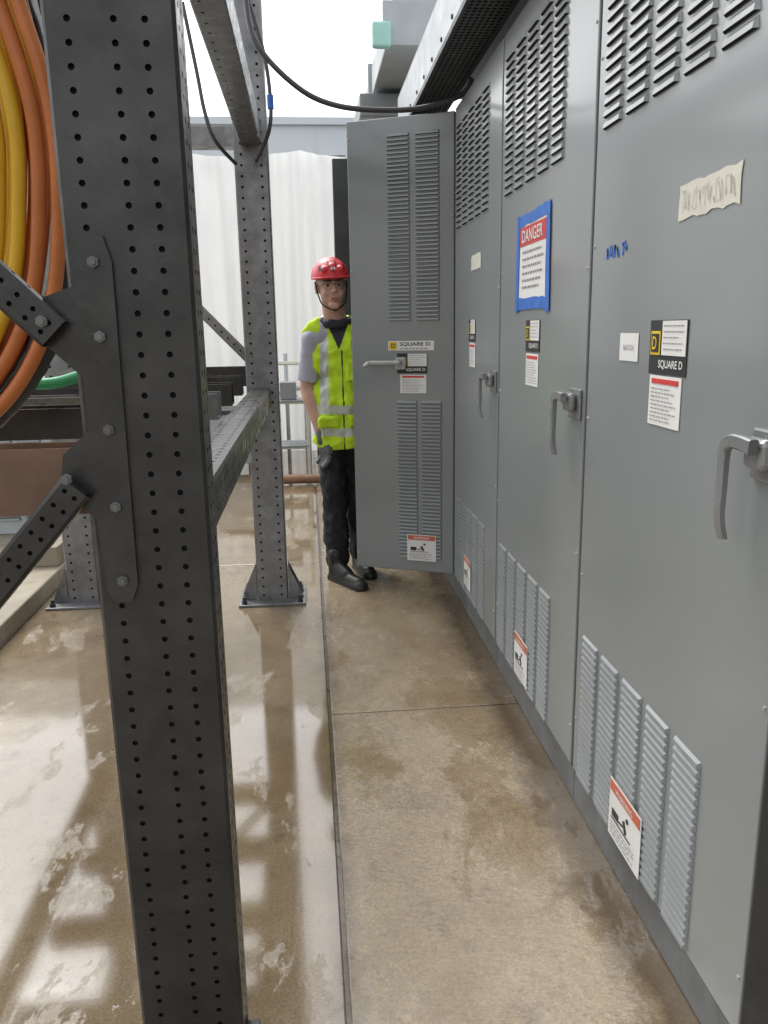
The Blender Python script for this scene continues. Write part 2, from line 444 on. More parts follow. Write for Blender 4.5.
ys=[(1.18,2.17),(2.17,3.2),(3.2,4.19)]
labs=['tall grey steel switchgear cabinet with taped note on closed door','tall grey steel switchgear cabinet with blue taped danger sign','tall grey steel switchgear cabinet beside the open door']
for i,(y0,y1) in enumerate(ys):
    r=thing('electrical_cabinet',labs[i],'cabinet',(1.2,(y0+y1)/2,0),'row of grey switchgear cabinets')
    cabinet_body(r,y0,y1,'black')
    W=y1-y0; M=frame((FX,y1,0),(0,-1,0),(-1,0,0))
    d=door_leaf(r,M,W)
    for k in range(5):
        a=.062+k*.147
        louvers(d,M,a,a+.122,.135,.60); louvers(d,M,a,a+.118,1.925,2.43,.027,.0085)
    lever_handle(d,M,W-.115,1.235)
    bolts(d,M,[(.025,z) for z in (.3,.75,1.2,1.65,2.1,2.4)]+[(W-.025,z) for z in (.25,.8,1.6,2.2)],.0045,'bolt',.003)
    if i==0:
        t=plate(d,M,.515,1.655,.75,1.722,'tape','tape_note',.0022,ragged=.004)
        scribble(t,M,.525,1.668,.215,.040,15,5,th=.0007)
        scribble(d,M,.110,1.612,.14,.030,6,21,'blue',.0012,.0042,'marker_scrawl')
        s=plate(d,M,.235,1.365,.345,1.43,'white','sticker'); text(s,M,'BATCH',.26,1.390,.013,'grey',.0036,.06,bold=0)
        maker_label(d,M,.41,1.343,.18,.115); data_label(d,M,.42,1.232,.155,.108)
        warn_label(d,M,.335,.13,.20,.165)
    elif i==1:
        s=plate(d,M,.285,1.535,.635,1.80,'white','danger_sign',.0022)
        for a0,b0,a1,b1,ro,c_ in ((.262,1.788,.660,1.825,.02,.0036),(.255,1.505,.655,1.545,-.015,.0036),(.258,1.50,.296,1.825,-.03,.0050),(.624,1.495,.664,1.82,.025,.0050)):
            plate(s,M,a0,b0,a1,b1,'blue','tape_strip',c_,rot=ro,ragged=.0035)
        e=plate(s,M,.305,1.720,.615,1.782,'red','heading_band',.0036)
        text(e,M,'DANGER',.335,1.730,.042,'white',.0052,.25)
        lines(s,M,.34,.595,1.57,1.71,6,'grey',.0038,.30,7)
        maker_label(d,M,.40,1.365,.17,.105); data_label(d,M,.41,1.25,.15,.108,5)
        warn_label(d,M,.365,.15,.18,.165)
    else:
        t=plate(d,M,.43,1.70,.63,1.765,'tape','tape_note',.0022,ragged=.004)
        maker_label(d,M,.38,1.385,.15,.1); data_label(d,M,.40,1.27,.13,.108,6)
        warn_label(d,M,.34,.18,.16,.15)
r=thing('electrical_cabinet','tall grey steel switchgear cabinet with both doors standing open','cabinet',(1.2,4.78,0),'row of grey switchgear cabinets')
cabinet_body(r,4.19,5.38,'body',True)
hx,hy=FX,4.20; ex,ey=.243,4.435
u=Vector((hx-ex,hy-ey,0)); W=u.length; n=Vector((u.y,-u.x,0))
M=frame((ex,ey,0),u,n)
bm=bmesh.new(); bm_box(bm,(0,.115,-.045),(W,2.485,0),.006)
d=bm_obj('door',bm,'door',r,M); d['label']='open door leaf with vents and handle'
def fx(px): return (px-349)/106*W
for a0,a1 in ((fx(389),fx(412)),(fx(417),fx(441))): louvers(d,M,a0,a1,1.49,2.43)
for a0,a1 in ((fx(396),fx(418)),(fx(421),fx(443))): louvers(d,M,a0,a1,.195,1.08)
bm=bmesh.new(); bm_box(bm,(fx(396),1.235,0),(fx(406),1.30,.02),.005); bm_cyl(bm,(fx(400),1.275,.018),(fx(400),1.275,.05),.018)
h=bm_obj('handle',bm,'handlel',d,M)
bm=bmesh.new(); bm_box(bm,(fx(370),1.262,.045),(fx(403),1.285,.065),.008); bm_cyl(bm,(fx(371),1.273,.055),(fx(366),1.255,.055),.014,.012); bm_obj('lever',bm,'handlel',h,M)
s=plate(d,M,fx(388),1.335,fx(435),1.385,'white','nameplate')
e=plate(s,M,fx(389),1.340,fx(397),1.380,'yellow','emblem',.0036); text(e,M,'D',fx(391.5),1.348,.024,'ink',.005)
text(s,M,'SQUARE D',fx(400),1.356,.022,'ink',.0036,fx(431)-fx(400))
lines(s,M,fx(400),fx(430),1.338,1.351,1,'grey',.0036,.4)
maker_label(d,M,fx(397),1.215,fx(428)-fx(397),.105)
data_label(d,M,fx(400),1.11,fx(427)-fx(400),.098)
warn_label(d,M,fx(406),.18,fx(437)-fx(406),.15)
bolts(d,M,[(.012,z) for z in (.2,1.2,1.75,2.4)]+[(W-.012,z) for z in (.3,1.25,2.0)],.006)
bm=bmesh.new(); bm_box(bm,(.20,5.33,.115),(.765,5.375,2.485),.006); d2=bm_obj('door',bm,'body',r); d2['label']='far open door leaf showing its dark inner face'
r=thing('electrical_cabinet','tall grey steel switchgear cabinet at the row end','cabinet',(1.2,5.9,0),'row of grey switchgear cabinets')
cabinet_body(r,5.38,6.5); door_leaf(r,frame((FX,6.5,0),(0,-1,0),(-1,0,0)),1.1)
r=thing('electrical_cabinet','grey switchgear cabinet with black edge trim','cabinet',(1.2,.6,0),'row of grey switchgear cabinets')
cabinet_body(r,.1,1.178); door_leaf(r,frame((FX,1.06,0),(0,-1,0),(-1,0,0)),.95)
box('edge_trim',(.755,1.065,.01),(.787,1.172,2.49),'black',r)

r=thing('rain_hood','grey steel rain hood with perforated underside above cabinets','rain hood',(.7,3,2.5))
M=frame((.60,5.2,0),(0,-1,0),(-1,0,0))
box('fascia',(0,2.575,-.004),(4.6,2.79,0),'hood',r,M,.001)
bolts(r,M,[(.1+.25*i,2.605) for i in range(14)],.011,'bolt',.006,'ink')
box('roof_sheet',(.60,.6,2.792),(1.9,5.2,2.80),'hood',r)
vs=[];fs=[];fm=[]
perf_face(vs,fs,fm,Vector((.603,.6,2.560)),Vector((1,0,0)),Vector((0,1,0)),Vector((0,0,-1)),.18,4.6,[.02+.023*i for i in range(7)],.03,.008)
mesh_obj('soffit',vs,fs,['body','slot'],r,None,fm)
box('soffit_backing',(.604,.602,2.566),(.79,5.19,2.573),'slot',r,None,0)
box('drip_edge',(.595,.6,2.552),(.602,5.2,2.5745),'body',r,None,.001)

r=thing('overhead_duct','light grey rectangular duct with mint end patch overhead','duct',(.7,6,3.2))
box('duct_body',(.52,5.0,3.04),(.86,10,3.22),'duct',r,None,.008)
for y in (5.0,6.1,7.2,8.6):
    box('flange',(.495,y-.02,3.015),(.885,y+.02,3.245),'hood',r,None,.004)
box('foam_patch',(.43,4.92,2.99),(.535,4.979,3.12),'teal',r,None,.012)
r=thing('overhead_duct','darker grey stepped duct running under the roof','duct',(.7,7,2.9))
box('duct_body',(.42,5.9,2.86),(.88,9.5,3.01),'ductd',r,None,.01)
box('flange',(.40,6.9,2.845),(.90,6.94,3.012),'ductd',r,None,.004)
r=thing('overhead_duct','pale flat duct stacked above the other ducts','duct',(.7,7,3.4))
box('duct_body',(.60,5.4,3.27),(.92,9.8,3.42),'hood',r,None,.01)
box('flange',(.58,6.6,3.255),(.94,6.64,3.435),'duct',r,None,.004)
r=thing('overhead_beam','dark steel cross beam above the duct','beam',(1,5.6,3.7))
bm=bmesh.new(); bm_box(bm,(.1,5.6,3.70),(2.2,5.75,3.715)); bm_box(bm,(.1,5.67,3.716),(2.2,5.68,3.84)); bm_box(bm,(.1,5.6,3.841),(2.2,5.75,3.86))
bm_obj('flanged_beam',bm,'body',r)

# ---------------------------------------------------------------- steel rack
rack=thing('steel_rack','dark perforated steel support rack standing on wet concrete','rack',(-.75,2.9,0))
def base(post,x,y,w=.36,d=.30,gus=.2,g=True):
    b=box('base_plate',(x-w/2,y-d/2,.001),(x+w/2,y+d/2,.014),'rackl' if g else 'rack',post,None,.002)
    for sx in (-1,1):
        if not g: break
        for yy in (-.05,.05):
            bm=bmesh.new()
            vs=[bm.verts.new((x+sx*a,y+yy+t,z)) for t in (-.004,.004) for a,z in ((.087,.015),(w/2-.01,.015),(.087,gus))]
            bm.faces.new(vs[:3]); bm.faces.new(vs[3:][::-1])
            for i in range(3):
                j=(i+1)%3; bm.faces.new((vs[i],vs[3+i],vs[3+j],vs[j]))
            bmesh.ops.recalc_face_normals(bm,faces=bm.faces[:])
            bm_obj('gusset',bm,'rackl',b)
    for sx in (-1,1):
        for sy in (-1,1):
            bm=bmesh.new()
            X=x+sx*(w/2-.03);Y=y+sy*(d/2-.03)
            bm_cyl(bm,(X,Y,.014),(X,Y,.03),.016,.016,6); bm_cyl(bm,(X,Y,.0302),(X,Y,.05),.008,.008,10)
            bm_obj('anchor_bolt',bm,'rack',b)
H=3.3
def post(x,y,w,d,fc,sc,mat='rack',pitch=.05,r=.0065):
    return perf_section('post',H,w,d,rack,Matrix.Translation((x,y,.012)),mat,fc,sc,pitch,r)
p1=post(-.277,1.415,.198,.10,[.032,.100,.146],[.028,.060],'rack',.033,.0052)
base(p1,-.277,1.405,.25,.09,.2,False)
p2=post(-.235,4.28,.165,.12,[.028,.125],[.03,.075],'rackl'); base(p2,-.235,4.28)
p3=post(-1.27,4.38,.165,.12,[.028,.125],[.03,.075],'rackl'); base(p3,-1.27,4.38)
p4=post(-1.40,1.415,.198,.10,[.032,.100,.146],[.03,.060]); base(p4,-1.40,1.405,.25,.09,.2,False)
def beam(name,p0,p1,w,d,mat='rack',fc=None,sc=None,pitch=.05,r=.0055,roll=0):
    Mx,L=along(p0,p1,roll); return perf_section(name,L,w,d,rack,Mx,mat,fc,sc,pitch,r)
beam('beam',(-.235,1.47,2.39),(-.235,4.21,2.39),.10,.12,'rackl',[.066],[.08],.08)
beam('beam',(-.245,1.47,1.11),(-.245,4.21,1.11),.10,.10,'rack',[.022,.066],[.025,.063])
beam('beam',(-1.3,1.47,2.39),(-1.3,4.31,2.39),.10,.12,'rackl',[.066],[.08],.08)
beam('beam',(-1.3,1.47,1.11),(-1.3,4.31,1.11),.10,.10,'rack',[.022,.066],[.025,.063])
def channel(p0x,p1x,y,z0,z1,mat='rack',d=.09):
    bm=bmesh.new()
    bm_box(bm,(p0x,y-d/2,z0),(p1x,y-d/2+.006,z1)); bm_box(bm,(p0x,y-d/2+.0062,z0),(p1x,y+d/2,z0+.006)); bm_box(bm,(p0x,y+d/2-.006,z0+.0062),(p1x,y+d/2,z1))
    return bm_obj('crossbeam',bm,mat,rack)
cb=channel(-1.29,-.378,1.43,1.148,1.262,'brown'); cb['label']='brown painted crossbeam'
for y in (2.35,2.75,3.25,3.75): channel(-1.245,-.30,y,1.165,1.25,'rack' if y!=2.75 else 'rackl',.12)
channel(-1.185,-.32,4.30,1.17,1.27)
channel(-1.185,-.32,4.30,2.33,2.42,'rackl')
def brace(p0,p1,w=.055,d=.035,mat='rack'): return beam('brace',p0,p1,w,d,mat,[.012,.031],[d*.4],.03,.0042)
brace((-.395,1.342,1.45),(-1.33,1.342,2.40)); brace((-.385,1.342,1.205),(-1.33,1.342,.05+.1))
beam('brace',(-.30,4.36,1.30),(-1.2,4.44,2.25),.05,.04,'rackl',[.019],[.014],.045,.0055)
def gusset(x0,z0,z1,y):
    bm=bmesh.new()
    pts=[(x0,z0+.02),(x0+.012,z0),(x0+.040,z0+.0),(x0+.052,z0+.03),(x0+.056,z1-.04),(x0+.045,z1),(x0+.012,z1),(x0,z1-.03),(x0-.005,z0+.53),(x0-.062,z0+.51),(x0-.06,z0+.44),(x0-.005,z0+.385),(x0-.005,z0+.30),(x0-.050,z0+.26),(x0-.06,z0+.20),(x0-.006,z0+.15)]
    f=bm.faces.new([bm.verts.new((x,y,z)) for x,z in pts]); r=bmesh.ops.extrude_face_region(bm,geom=[f])
    for v in r['geom']:
        if isinstance(v,bmesh.types.BMVert): v.co.y-=.008
    bmesh.ops.triangulate(bm,faces=[f for f in bm.faces if len(f.verts)>4]); bmesh.ops.recalc_face_normals(bm,faces=bm.faces[:])
    g=bm_obj('gusset_plate',bm,'rack',rack)
    for x,z in ((x0+.028,z1-.04),(x0+.028,z0+.04),(x0+.028,z0+.17),(x0+.028,z0+.30),(x0+.028,z0+.45),(x0-.050,z0+.475),(x0-.038,z0+.225)):
        yy=y-.008 if x>x0 else 1.3235
        bm=bmesh.new()
        bm_cyl(bm,(x,yy,z),(x,yy-.007,z),.0095,.0095,6); bm_cyl(bm,(x,yy-.0072,z),(x,yy-.011,z),.0055,.0055,10)
        bm_obj('bolt',bm,'rackl' if False else 'plinth',g)
gusset(-.358,.995,1.60,1.364)

# ---------------------------------------------------------------- cables
cg='coiled conduits hung on the rack'
spec=[('cblack',.032,.0,0),('cblack',.016,.05,.07),('corange',.016,.050,.02),('cyellow',.017,.078,-.02),('corange',.016,.104,.01),('cyellow',.018,.130,-.01),('cyellow',.017,.160,.01),('corange',.016,.188,-.01),('cyellow',.018,.216,.01),('cyellow',.017,.246,-.01),('corange',.016,.090,.07),('cyellow',.017,.118,.075),('corange',.016,.150,.08),('cyellow',.017,.27,.03),('corange',.016,.30,.0)]
for i,(m_,r_,ins,dy) in enumerate(spec):
    a=.415-ins; b=.71-ins*.55; ph=random.uniform(0,6); pts=[]
    for k in range(16):
        t=2*math.pi*k/16
        wob=.009*math.sin(2*t+ph)
        pts.append((-.925+(a+wob)*math.cos(t)+.006*math.sin(ph),2.0+dy+.03*math.sin(t+ph),1.90+(b+wob)*math.sin(t)))
    o=tube('cable_coil',pts,r_,m_,None,True,14,8,m_=='cblack')
    nm={'cblack':'black','cyellow':'yellow','corange':'orange'}[m_]
    meta(o,'coiled %s conduit hanging on the steel rack'%nm,'cable',cg)
for i,(x,mm,dz) in enumerate(((-.522,'corange',0),(-.560,'corange',.03),(-.600,'cyellow',.05),(-.640,'cyellow',.07))):
    o=tube('conduit',[(x-.24,1.88,3.0),(x-.13,1.86,2.5),(x-.04,1.86,2.14),(x+.005,1.88,1.92),(x-.005,1.90,1.70+dz),(x-.05,1.92,1.50+dz),(x-.14,1.93,1.34+dz),(x-.26,1.93,1.24+dz),(x-.42,1.93,1.21+dz)],.0165,mm,None)
    meta(o,'%s conduit draped over the coiled cables'%('orange' if mm=='corange' else 'yellow'),'cable',cg)
o=tube('hose',[(-1.0,2.6,1.32),(-.8,2.62,1.30),(-.62,2.6,1.36),(-.5,2.62,1.44),(-.42,2.7,1.5)],.018,'cgreen'); meta(o,'green hose lying across the rack beams','hose')
o=tube('cable',[(-.22,4.1,3.0),(-.18,4.0,2.72),(0,4.0,2.53),(.19,4.0,2.45),(.45,4.0,2.435),(.62,4.0,2.455),(.76,3.98,2.50),(.80,3.95,2.56)],.0125,'cblack'); meta(o,'black cable sagging between rack and cabinet hood','cable')
o=tube('cable',[(-.23,4.15,3.0),(-.15,4.12,2.72),(-.125,4.1,2.5),(-.14,4.1,2.36),(-.21,4.15,2.24)],.009,'cblack'); meta(o,'black cable looped down the rack post with blue tie','cable')
bm=bmesh.new(); bm_cyl(bm,(-.126,4.1,2.46),(-.126,4.1,2.52),.015,.015,12); t_=bm_obj('tie',bm,'blue',o)
o=tube('cable',[(-.5,4.1,2.9),(-.45,4.05,2.6),(-.42,4.0,2.42),(-.38,4.0,2.3),(-.30,4.1,2.22)],.009,'cblack'); meta(o,'black cable drooping inside the rack','cable')

# ---------------------------------------------------------------- background
vs=[];fs=[]; nx,nz=460,90; X0,X1,Z1=-5.5,2.4,3.44
def rid(p): return 1-abs(noise.noise(Vector(p)))*2
for j in range(nz+1):
    for i in range(nx+1):
        x=X0+(X1-X0)*i/nx; z=Z1*j/nz
        fold=.05*math.sin(x*9+.8*noise.noise(Vector((x*.8,z*.3,0))))*(.5+.5*noise.noise(Vector((x,0,3))))
        fold+=.14*rid((x*1.6,z*.10,1))+.10*rid((x*3.1+z*.12,z*.12,5))+.05*rid((x*7,z*.2,9))
        fold+=.05*rid((x*.7+z*.8,z*.5-x*.5,12))
        top=.06*abs(math.sin(x*2.2))*(j/nz)
        vs.append((x,10-fold*.7,z-top))
for j in range(nz):
    for i in range(nx):
        a=j*(nx+1)+i; fs.append((a,a+1,a+nx+2,a+nx+1))
sh=mesh_obj('plastic_sheeting',vs,fs,'sheet',None,None,None,True); meta(sh,'white plastic sheeting hung as a temporary screen','plastic sheet')
o=tube('rope',[(-5.5,10,3.44),(-2,9.98,3.38),(.5,10,3.42),(2.4,10,3.44)],.012,'rackl'); meta(o,'grey rope holding up the plastic sheeting','rope')
for x in (-2.2,.55):
    t_=thing('scaffold_pole','slim grey upright pole holding the plastic screen','pole',(x,9.55,0),'poles holding the plastic screen')
    bm=bmesh.new(); bm_cyl(bm,(x,9.55,.002),(x,9.55,3.5),.022); bm_obj('tube',bm,'duct',t_,None,True)
b=thing('warehouse','pale metal clad building with ribbed walls beyond the screen','building',(-4,17,0))
bm=bmesh.new(); bm_box(bm,(-16,15.05,0),(6,20,4.9))
bm_obj('wall',bm,'bldg',b)
bm=bmesh.new()
for i in range(15): bm_box(bm,(-16+i*1.48,15.035,.1),(-15.975+i*1.48,15.049,4.9))
bm_obj('cladding_rib',bm,'bldg',b)
box('parapet',(-16.1,14.97,4.901),(6.1,20.1,5.02),'bldg',b)
e=thing('equipment_cabinet','low grey equipment cabinet with louvred front on raised kerb','cabinet',(-2.4,6,.1))
box('body',(-3.6,5.6,.10),(-1.75,7.4,1.0),'duct',e,None,.01)
M=frame((-3.6,5.598,0),(1,0,0),(0,-1,0))
for k in range(9): louvers(e,M,.1+k*.19,.26+k*.19,.2,.85,.03,.014)
o=box('concrete_block',(-1.75,4.75,.101),(-1.52,5.25,.22),'kerb'); meta(o,'small grey concrete block lying on the raised kerb','block')
o=tube('hose',[(-1.9,5.3,.13),(-1.70,5.32,.14),(-1.58,5.3,.24),(-1.60,5.35,.34),(-1.75,5.4,.30)],.014,'cyellow'); meta(o,'yellow hose lying on the raised kerb','hose')
for (x,y,w,h,mm,lb) in ((-.9,8.6,.7,.62,'duct','grey steel crate standing before the plastic screen'),(-2.0,8.9,.8,1.0,'rackl','grey metal crate standing before the plastic screen')):
    t_=thing('crate',lb,'crate',(x,y,0))
    box('box_body',(x-w/2,y-.25,.1),(x+w/2,y+.25,h),mm,t_,None,.01)
    box('lid',(x-w/2-.02,y-.27,h+.001),(x+w/2+.02,y+.27,h+.04),'body',t_,None,.005)
    box('foot',(x-w/2,y-.25,.001),(x-w/2+.1,y+.25,.099),'wood',t_); box('foot',(x+w/2-.1,y-.25,.001),(x+w/2,y+.25,.099),'wood',t_)
fr=thing('stand','thin yellowish metal stand before the plastic screen','stand',(-.15,8.2,0))
bm=bmesh.new()
for x in (-.32,-.02):
    for y in (8.0,8.4): bm_cyl(bm,(x,y,0.01),(x,y,1.15),.014)
for z in (.3,.75,1.13):
    for y in (8.0,8.4): bm_cyl(bm,(-.32,y,z),(-.02,y,z),.011)
    for x in (-.32,-.02): bm_cyl(bm,(x,8.0,z),(x,8.4,z),.011)
bm_obj('tubular_frame',bm,'tape',fr)
box('tray',(-.33,7.98,.76),(-.01,8.42,.775),'ductd',fr)
box('lower_tray',(-.33,7.98,.31),(-.01,8.42,.325),'ductd',fr)
box('control_box',(-.28,8.05,.776),(-.12,8.2,.95),'ductd',fr,None,.01)
o=tube('pipe',[(-.5,7.6,.055),(-.2,7.62,.055),(.1,7.6,.055)],.045,'wood'); meta(o,'brown pipe lying on the wet floor','pipe')
for x,y,h,rr,mm in ((-.62,9.2,1.5,.03,'pvc'),(-.42,9.25,1.25,.025,'cblack'),(-.02,9.2,1.35,.035,'pvc'),(.10,9.25,1.1,.02,'rackl'),(-.24,9.1,1.2,.022,'duct')):
    t_=thing('standpipe','slim upright pipe with valve before the plastic screen','pipe',(x,y,0),'pipes standing before the plastic screen')
    bm=bmesh.new(); bm_cyl(bm,(x,y,.002),(x,y,h),rr); bm_cyl(bm,(x-.12,y,h*.6),(x+.12,y,h*.6),rr*.8); bm_obj('stem',bm,mm,t_,None,True)
    bm=bmesh.new(); bm_cyl(bm,(x,y-.06,h*.6),(x,y-.10,h*.6),.06,.06,14); bm_obj('valve',bm,'body',t_)

# ---------------------------------------------------------------- person
px,py=.172,4.615
person=thing('person','worker in red helmet and yellow vest standing behind open door','person',(px,py,0))
PO=Vector((px,py,0))
def cap(bm,p0,p1,r0,r1):
    p0=Vector(p0);p1=Vector(p1)
    bm_cyl(bm,p0,p1,r0,r1,20)
    for p,r in ((p0,r0),(p1,r1)): bmesh.ops.create_icosphere(bm,subdivisions=3,radius=r,matrix=Matrix.Translation(p))
def ell(bm,c,r,rot=None):
    bmesh.ops.create_icosphere(bm,subdivisions=4,radius=1,matrix=Matrix.Translation(c)@(rot or Matrix())@Matrix.Diagonal((*r,1)))
hx_,hy_=-.022,-.040
HR=Matrix.Translation((hx_,hy_+.02,1.56))@Matrix.Rotation(math.radians(7),4,'Z')@Matrix.Rotation(math.radians(-3),4,'Y')@Matrix.Translation((-hx_,-hy_-.02,-1.56))
HM=Matrix.Translation(PO)@HR
def sculpt(name,build,voxel,mats,parent,fold=0,fscale=12,pick=None,smooth=6,cut=None,ridge=0,M=None):
    bm=bmesh.new(); build(bm)
    me=D.meshes.new('t'); bm.to_mesh(me); bm.free()
    o=D.objects.new('t',me); col.objects.link(o)
    md=o.modifiers.new('r','REMESH'); md.mode='VOXEL'; md.voxel_size=voxel
    ms=o.modifiers.new('s','SMOOTH'); ms.factor=.5; ms.iterations=smooth
    C.view_layer.update()
    m2=D.meshes.new_from_object(o.evaluated_get(C.evaluated_depsgraph_get())); D.objects.remove(o)
    if fold:
        nn=[v.normal.copy() for v in m2.vertices]
        for v,nr in zip(m2.vertices,nn):
            q=v.co*fscale; q.z*=.8
            f_=noise.noise(q)+.5*noise.noise(q*2.3)
            if ridge: f_+=ridge*(.5-abs(noise.noise(Vector((q.x*.9+q.z*.5,q.y*.9,q.z*1.1))))*2)
            v.co+=nr*fold*f_
    if cut:
        b2=bmesh.new(); b2.from_mesh(m2)
        for co,no in cut: bmesh.ops.bisect_plane(b2,geom=b2.verts[:]+b2.edges[:]+b2.faces[:],plane_co=co,plane_no=no,clear_outer=True)
        b2.to_mesh(m2); b2.free()
    m2.materials.clear()
    for m in mats: m2.materials.append(mt[m])
    for p in m2.polygons:
        p.use_smooth=True
        if pick: p.material_index=pick(p.center)
    m2.name=name
    return reg(D.objects.new(name,m2),M or Matrix.Translation(PO),parent)
shL=(-.142,.0,1.400); elL=(-.176,.03,1.13); wrL=(-.100,-.045,.865)
shR=(.235,.05,1.43); elR=(.29,.10,1.16); wrR=(.32,-.0,.95)
def hand(bm,w,dirv,spread,thumb,k=0.):
    w=Vector(w); dv=Vector(dirv).normalized(); sp=Vector(spread).normalized(); th=Vector(thumb).normalized()
    curl=dv.cross(sp).normalized()
    pe=w+dv*.088
    cap(bm,w-dv*.02,w+dv*.03,.030+k,.032+k)
    for s in (-.028,-.010,.010,.028):
        cap(bm,w+dv*.02+sp*s*.7,pe+sp*s,.018+k,.014+k)
    for s,l in ((-.031,.062),(-.0105,.078),(.0105,.082),(.031,.070)):
        a=pe+sp*s; b_=a+dv*l*.5+sp*s*.08; c_=b_+dv*l*.38+curl*.018; d_=c_+dv*l*.2+curl*.018
        cap(bm,a,b_,.0108+k,.0098+k); cap(bm,b_,c_,.0098+k,.0088+k); cap(bm,c_,d_,.0088+k,.0078+k)
    a=w+dv*.025+th*.02; b_=a+dv*.035+th*.025; c_=b_+dv*.032+th*.006
    cap(bm,a,b_,.015+k,.013+k); cap(bm,b_,c_,.013+k,.0105+k)
handL=(wrL,(.12,-.05,-1),(.75,-1,-.02),(.7,-1,0)); handR=(wrR,(.1,-.5,-.5),(1,.1,0),(-1,0,.2))
legs=(((-.03,.02,.88),(-.045,.0,.50),(-.035,-.03,.10)),((.125,.03,.88),(.115,.03,.5),(.11,.12,.10)))
def b_body(bm):
    h=bmesh.new()
    ell(h,(hx_,hy_+.01,1.705),(.076,.093,.098)); ell(h,(hx_,hy_-.022,1.645),(.066,.066,.085))
    ell(h,(hx_,hy_-.066,1.578),(.032,.022,.022))
    for s in (-1,1):
        ell(h,(hx_+s*.036,hy_-.062,1.643),(.024,.02,.020)); ell(h,(hx_+s*.080,hy_+.012,1.675),(.011,.020,.032))
        cap(h,(hx_+s*.010,hy_-.083,1.705),(hx_+s*.050,hy_-.072,1.704),.009,.008)
    cap(h,(hx_,hy_-.084,1.692),(hx_,hy_-.108,1.655),.008,.012)
    for s in (-1,1): ell(h,(hx_+s*.010,hy_-.098,1.652),(.008,.009,.007))
    ell(h,(hx_,hy_-.080,1.613),(.026,.014,.013))
    bmesh.ops.transform(h,matrix=HR,verts=h.verts[:])
    me=D.meshes.new('t'); h.to_mesh(me); h.free(); bm.from_mesh(me); D.meshes.remove(me)
    cap(bm,(hx_,hy_+.03,1.60),(.0,.02,1.46),.060,.070)
    ell(bm,(.045,.025,1.29),(.160,.10,.19)); ell(bm,(.045,.02,1.07),(.14,.095,.18)); ell(bm,(.045,.02,.93),(.15,.105,.12))
    cap(bm,(.0,.02,1.455),shL,.06,.052); cap(bm,(.03,.02,1.455),shR,.06,.052)
    for s,e,w in ((shL,elL,wrL),(shR,elR,wrR)):
        cap(bm,s,e,.050,.044); cap(bm,Vector(e).lerp(Vector(w),.22),w,.050,.033); cap(bm,e,Vector(e).lerp(Vector(w),.25),.044,.050)
    hand(bm,*handL); hand(bm,*handR)
    for h_,k,a in legs:
        cap(bm,h_,k,.080,.055); cap(bm,k,a,.055,.036)
    cap(bm,(-.035,-.06,.06),(.045,-.22,.045),.035,.03); cap(bm,(.11,.11,.06),(.14,-.02,.045),.035,.03)
sculpt('body',b_body,.0045,['skin'],person,smooth=3)
def b_shirt(bm):
    ell(bm,(.045,.025,1.30),(.165,.104,.185)); ell(bm,(.045,.02,1.08),(.145,.102,.2))
    cap(bm,(.0,.02,1.440),shL,.066,.058); cap(bm,(.03,.02,1.440),shR,.066,.058)
    for s,e in ((shL,elL),(shR,elR)):
        s=Vector(s);e=Vector(e); cap(bm,s,s.lerp(e,.45),.058,.056); bm_cyl(bm,s.lerp(e,.40),s.lerp(e,.86),.056,.061,28)
sculpt('shirt',b_shirt,.005,['shirt'],person,.005,13,smooth=3,ridge=.4)
def b_vest(bm):
    ell(bm,(.038,.02,1.29),(.192,.128,.19)); ell(bm,(.038,.015,1.06),(.188,.128,.24))
    cap(bm,(.045,.015,1.1),(.045,.015,.84),.13,.148); cap(bm,(-.04,.015,1.1),(-.048,.01,.86),.10,.112); cap(bm,(.125,.015,1.1),(.125,.01,.86),.10,.112)
    cap(bm,(.0,.02,1.46),(-.130,.01,1.438),.072,.060); cap(bm,(.03,.02,1.46),(.215,.045,1.44),.072,.060)
    bm_box(bm,(-.11,-.138,.92),(.0,-.09,.97),.008); bm_box(bm,(.045,-.130,1.17),(.12,-.09,1.28),.006); bm_box(bm,(.05,-.142,.915),(.16,-.09,.975),.008)
def vpick(c):
    x,y,z=c
    if y<.0 and z>1.34 and abs(x-.005)<(z-1.34)*.42: return 2
    if .985<z<1.035 or .86<z<.905: return 1
    if y<.02 and z>1.03 and (abs(x+.080-.02*(z-1.2))<.024 or abs(x-.14)<.024): return 1
    if y<-.02 and abs(x-.022)<.004 and z<1.34: return 2
    return 0
sculpt('safety_vest',b_vest,.0045,['vest','silver','navy'],person,.016,12,vpick,2,[((0,0,.785),(.10,0,-1))],1.0)
def b_tr(bm):
    ell(bm,(.045,.02,.92),(.165,.12,.12))
    for h,k,a in legs:
        a=(a[0],a[1],.13); cap(bm,h,k,.096,.076); cap(bm,k,a,.076,.070)
sculpt('trousers',b_tr,.006,['pants'],person,.014,13,None,4,[((0,0,.075),(0,0,-1))],.6)
def bootf(h,t):
    def f(bm):
        h_=Vector(h);t_=Vector(t)
        cap(bm,h_+Vector((0,0,.05)),h_+Vector((0,0,.16)),.048,.050)
        cap(bm,h_+Vector((0,0,.045)),t_+Vector((0,0,.038)),.045,.036); cap(bm,h_+Vector((0,0,.10)),h_.lerp(t_,.5)+Vector((0,0,.058)),.046,.040)
        d_=(t_-h_).normalized(); cap(bm,h_-d_*.02+Vector((0,0,.016)),t_+d_*.014+Vector((0,0,.016)),.046,.046)
    return f
for h,t in (((-.045,-.07,0),(.075,-.265,0)),((.105,.13,0),(.15,-.05,0))):
    sculpt('boot',bootf(h,t),.005,['boot'],person,0,10,None,2,[((0,0,.005),(0,0,-1))])
def gl(hd):
    return lambda bm:hand(bm,*hd,.0055)
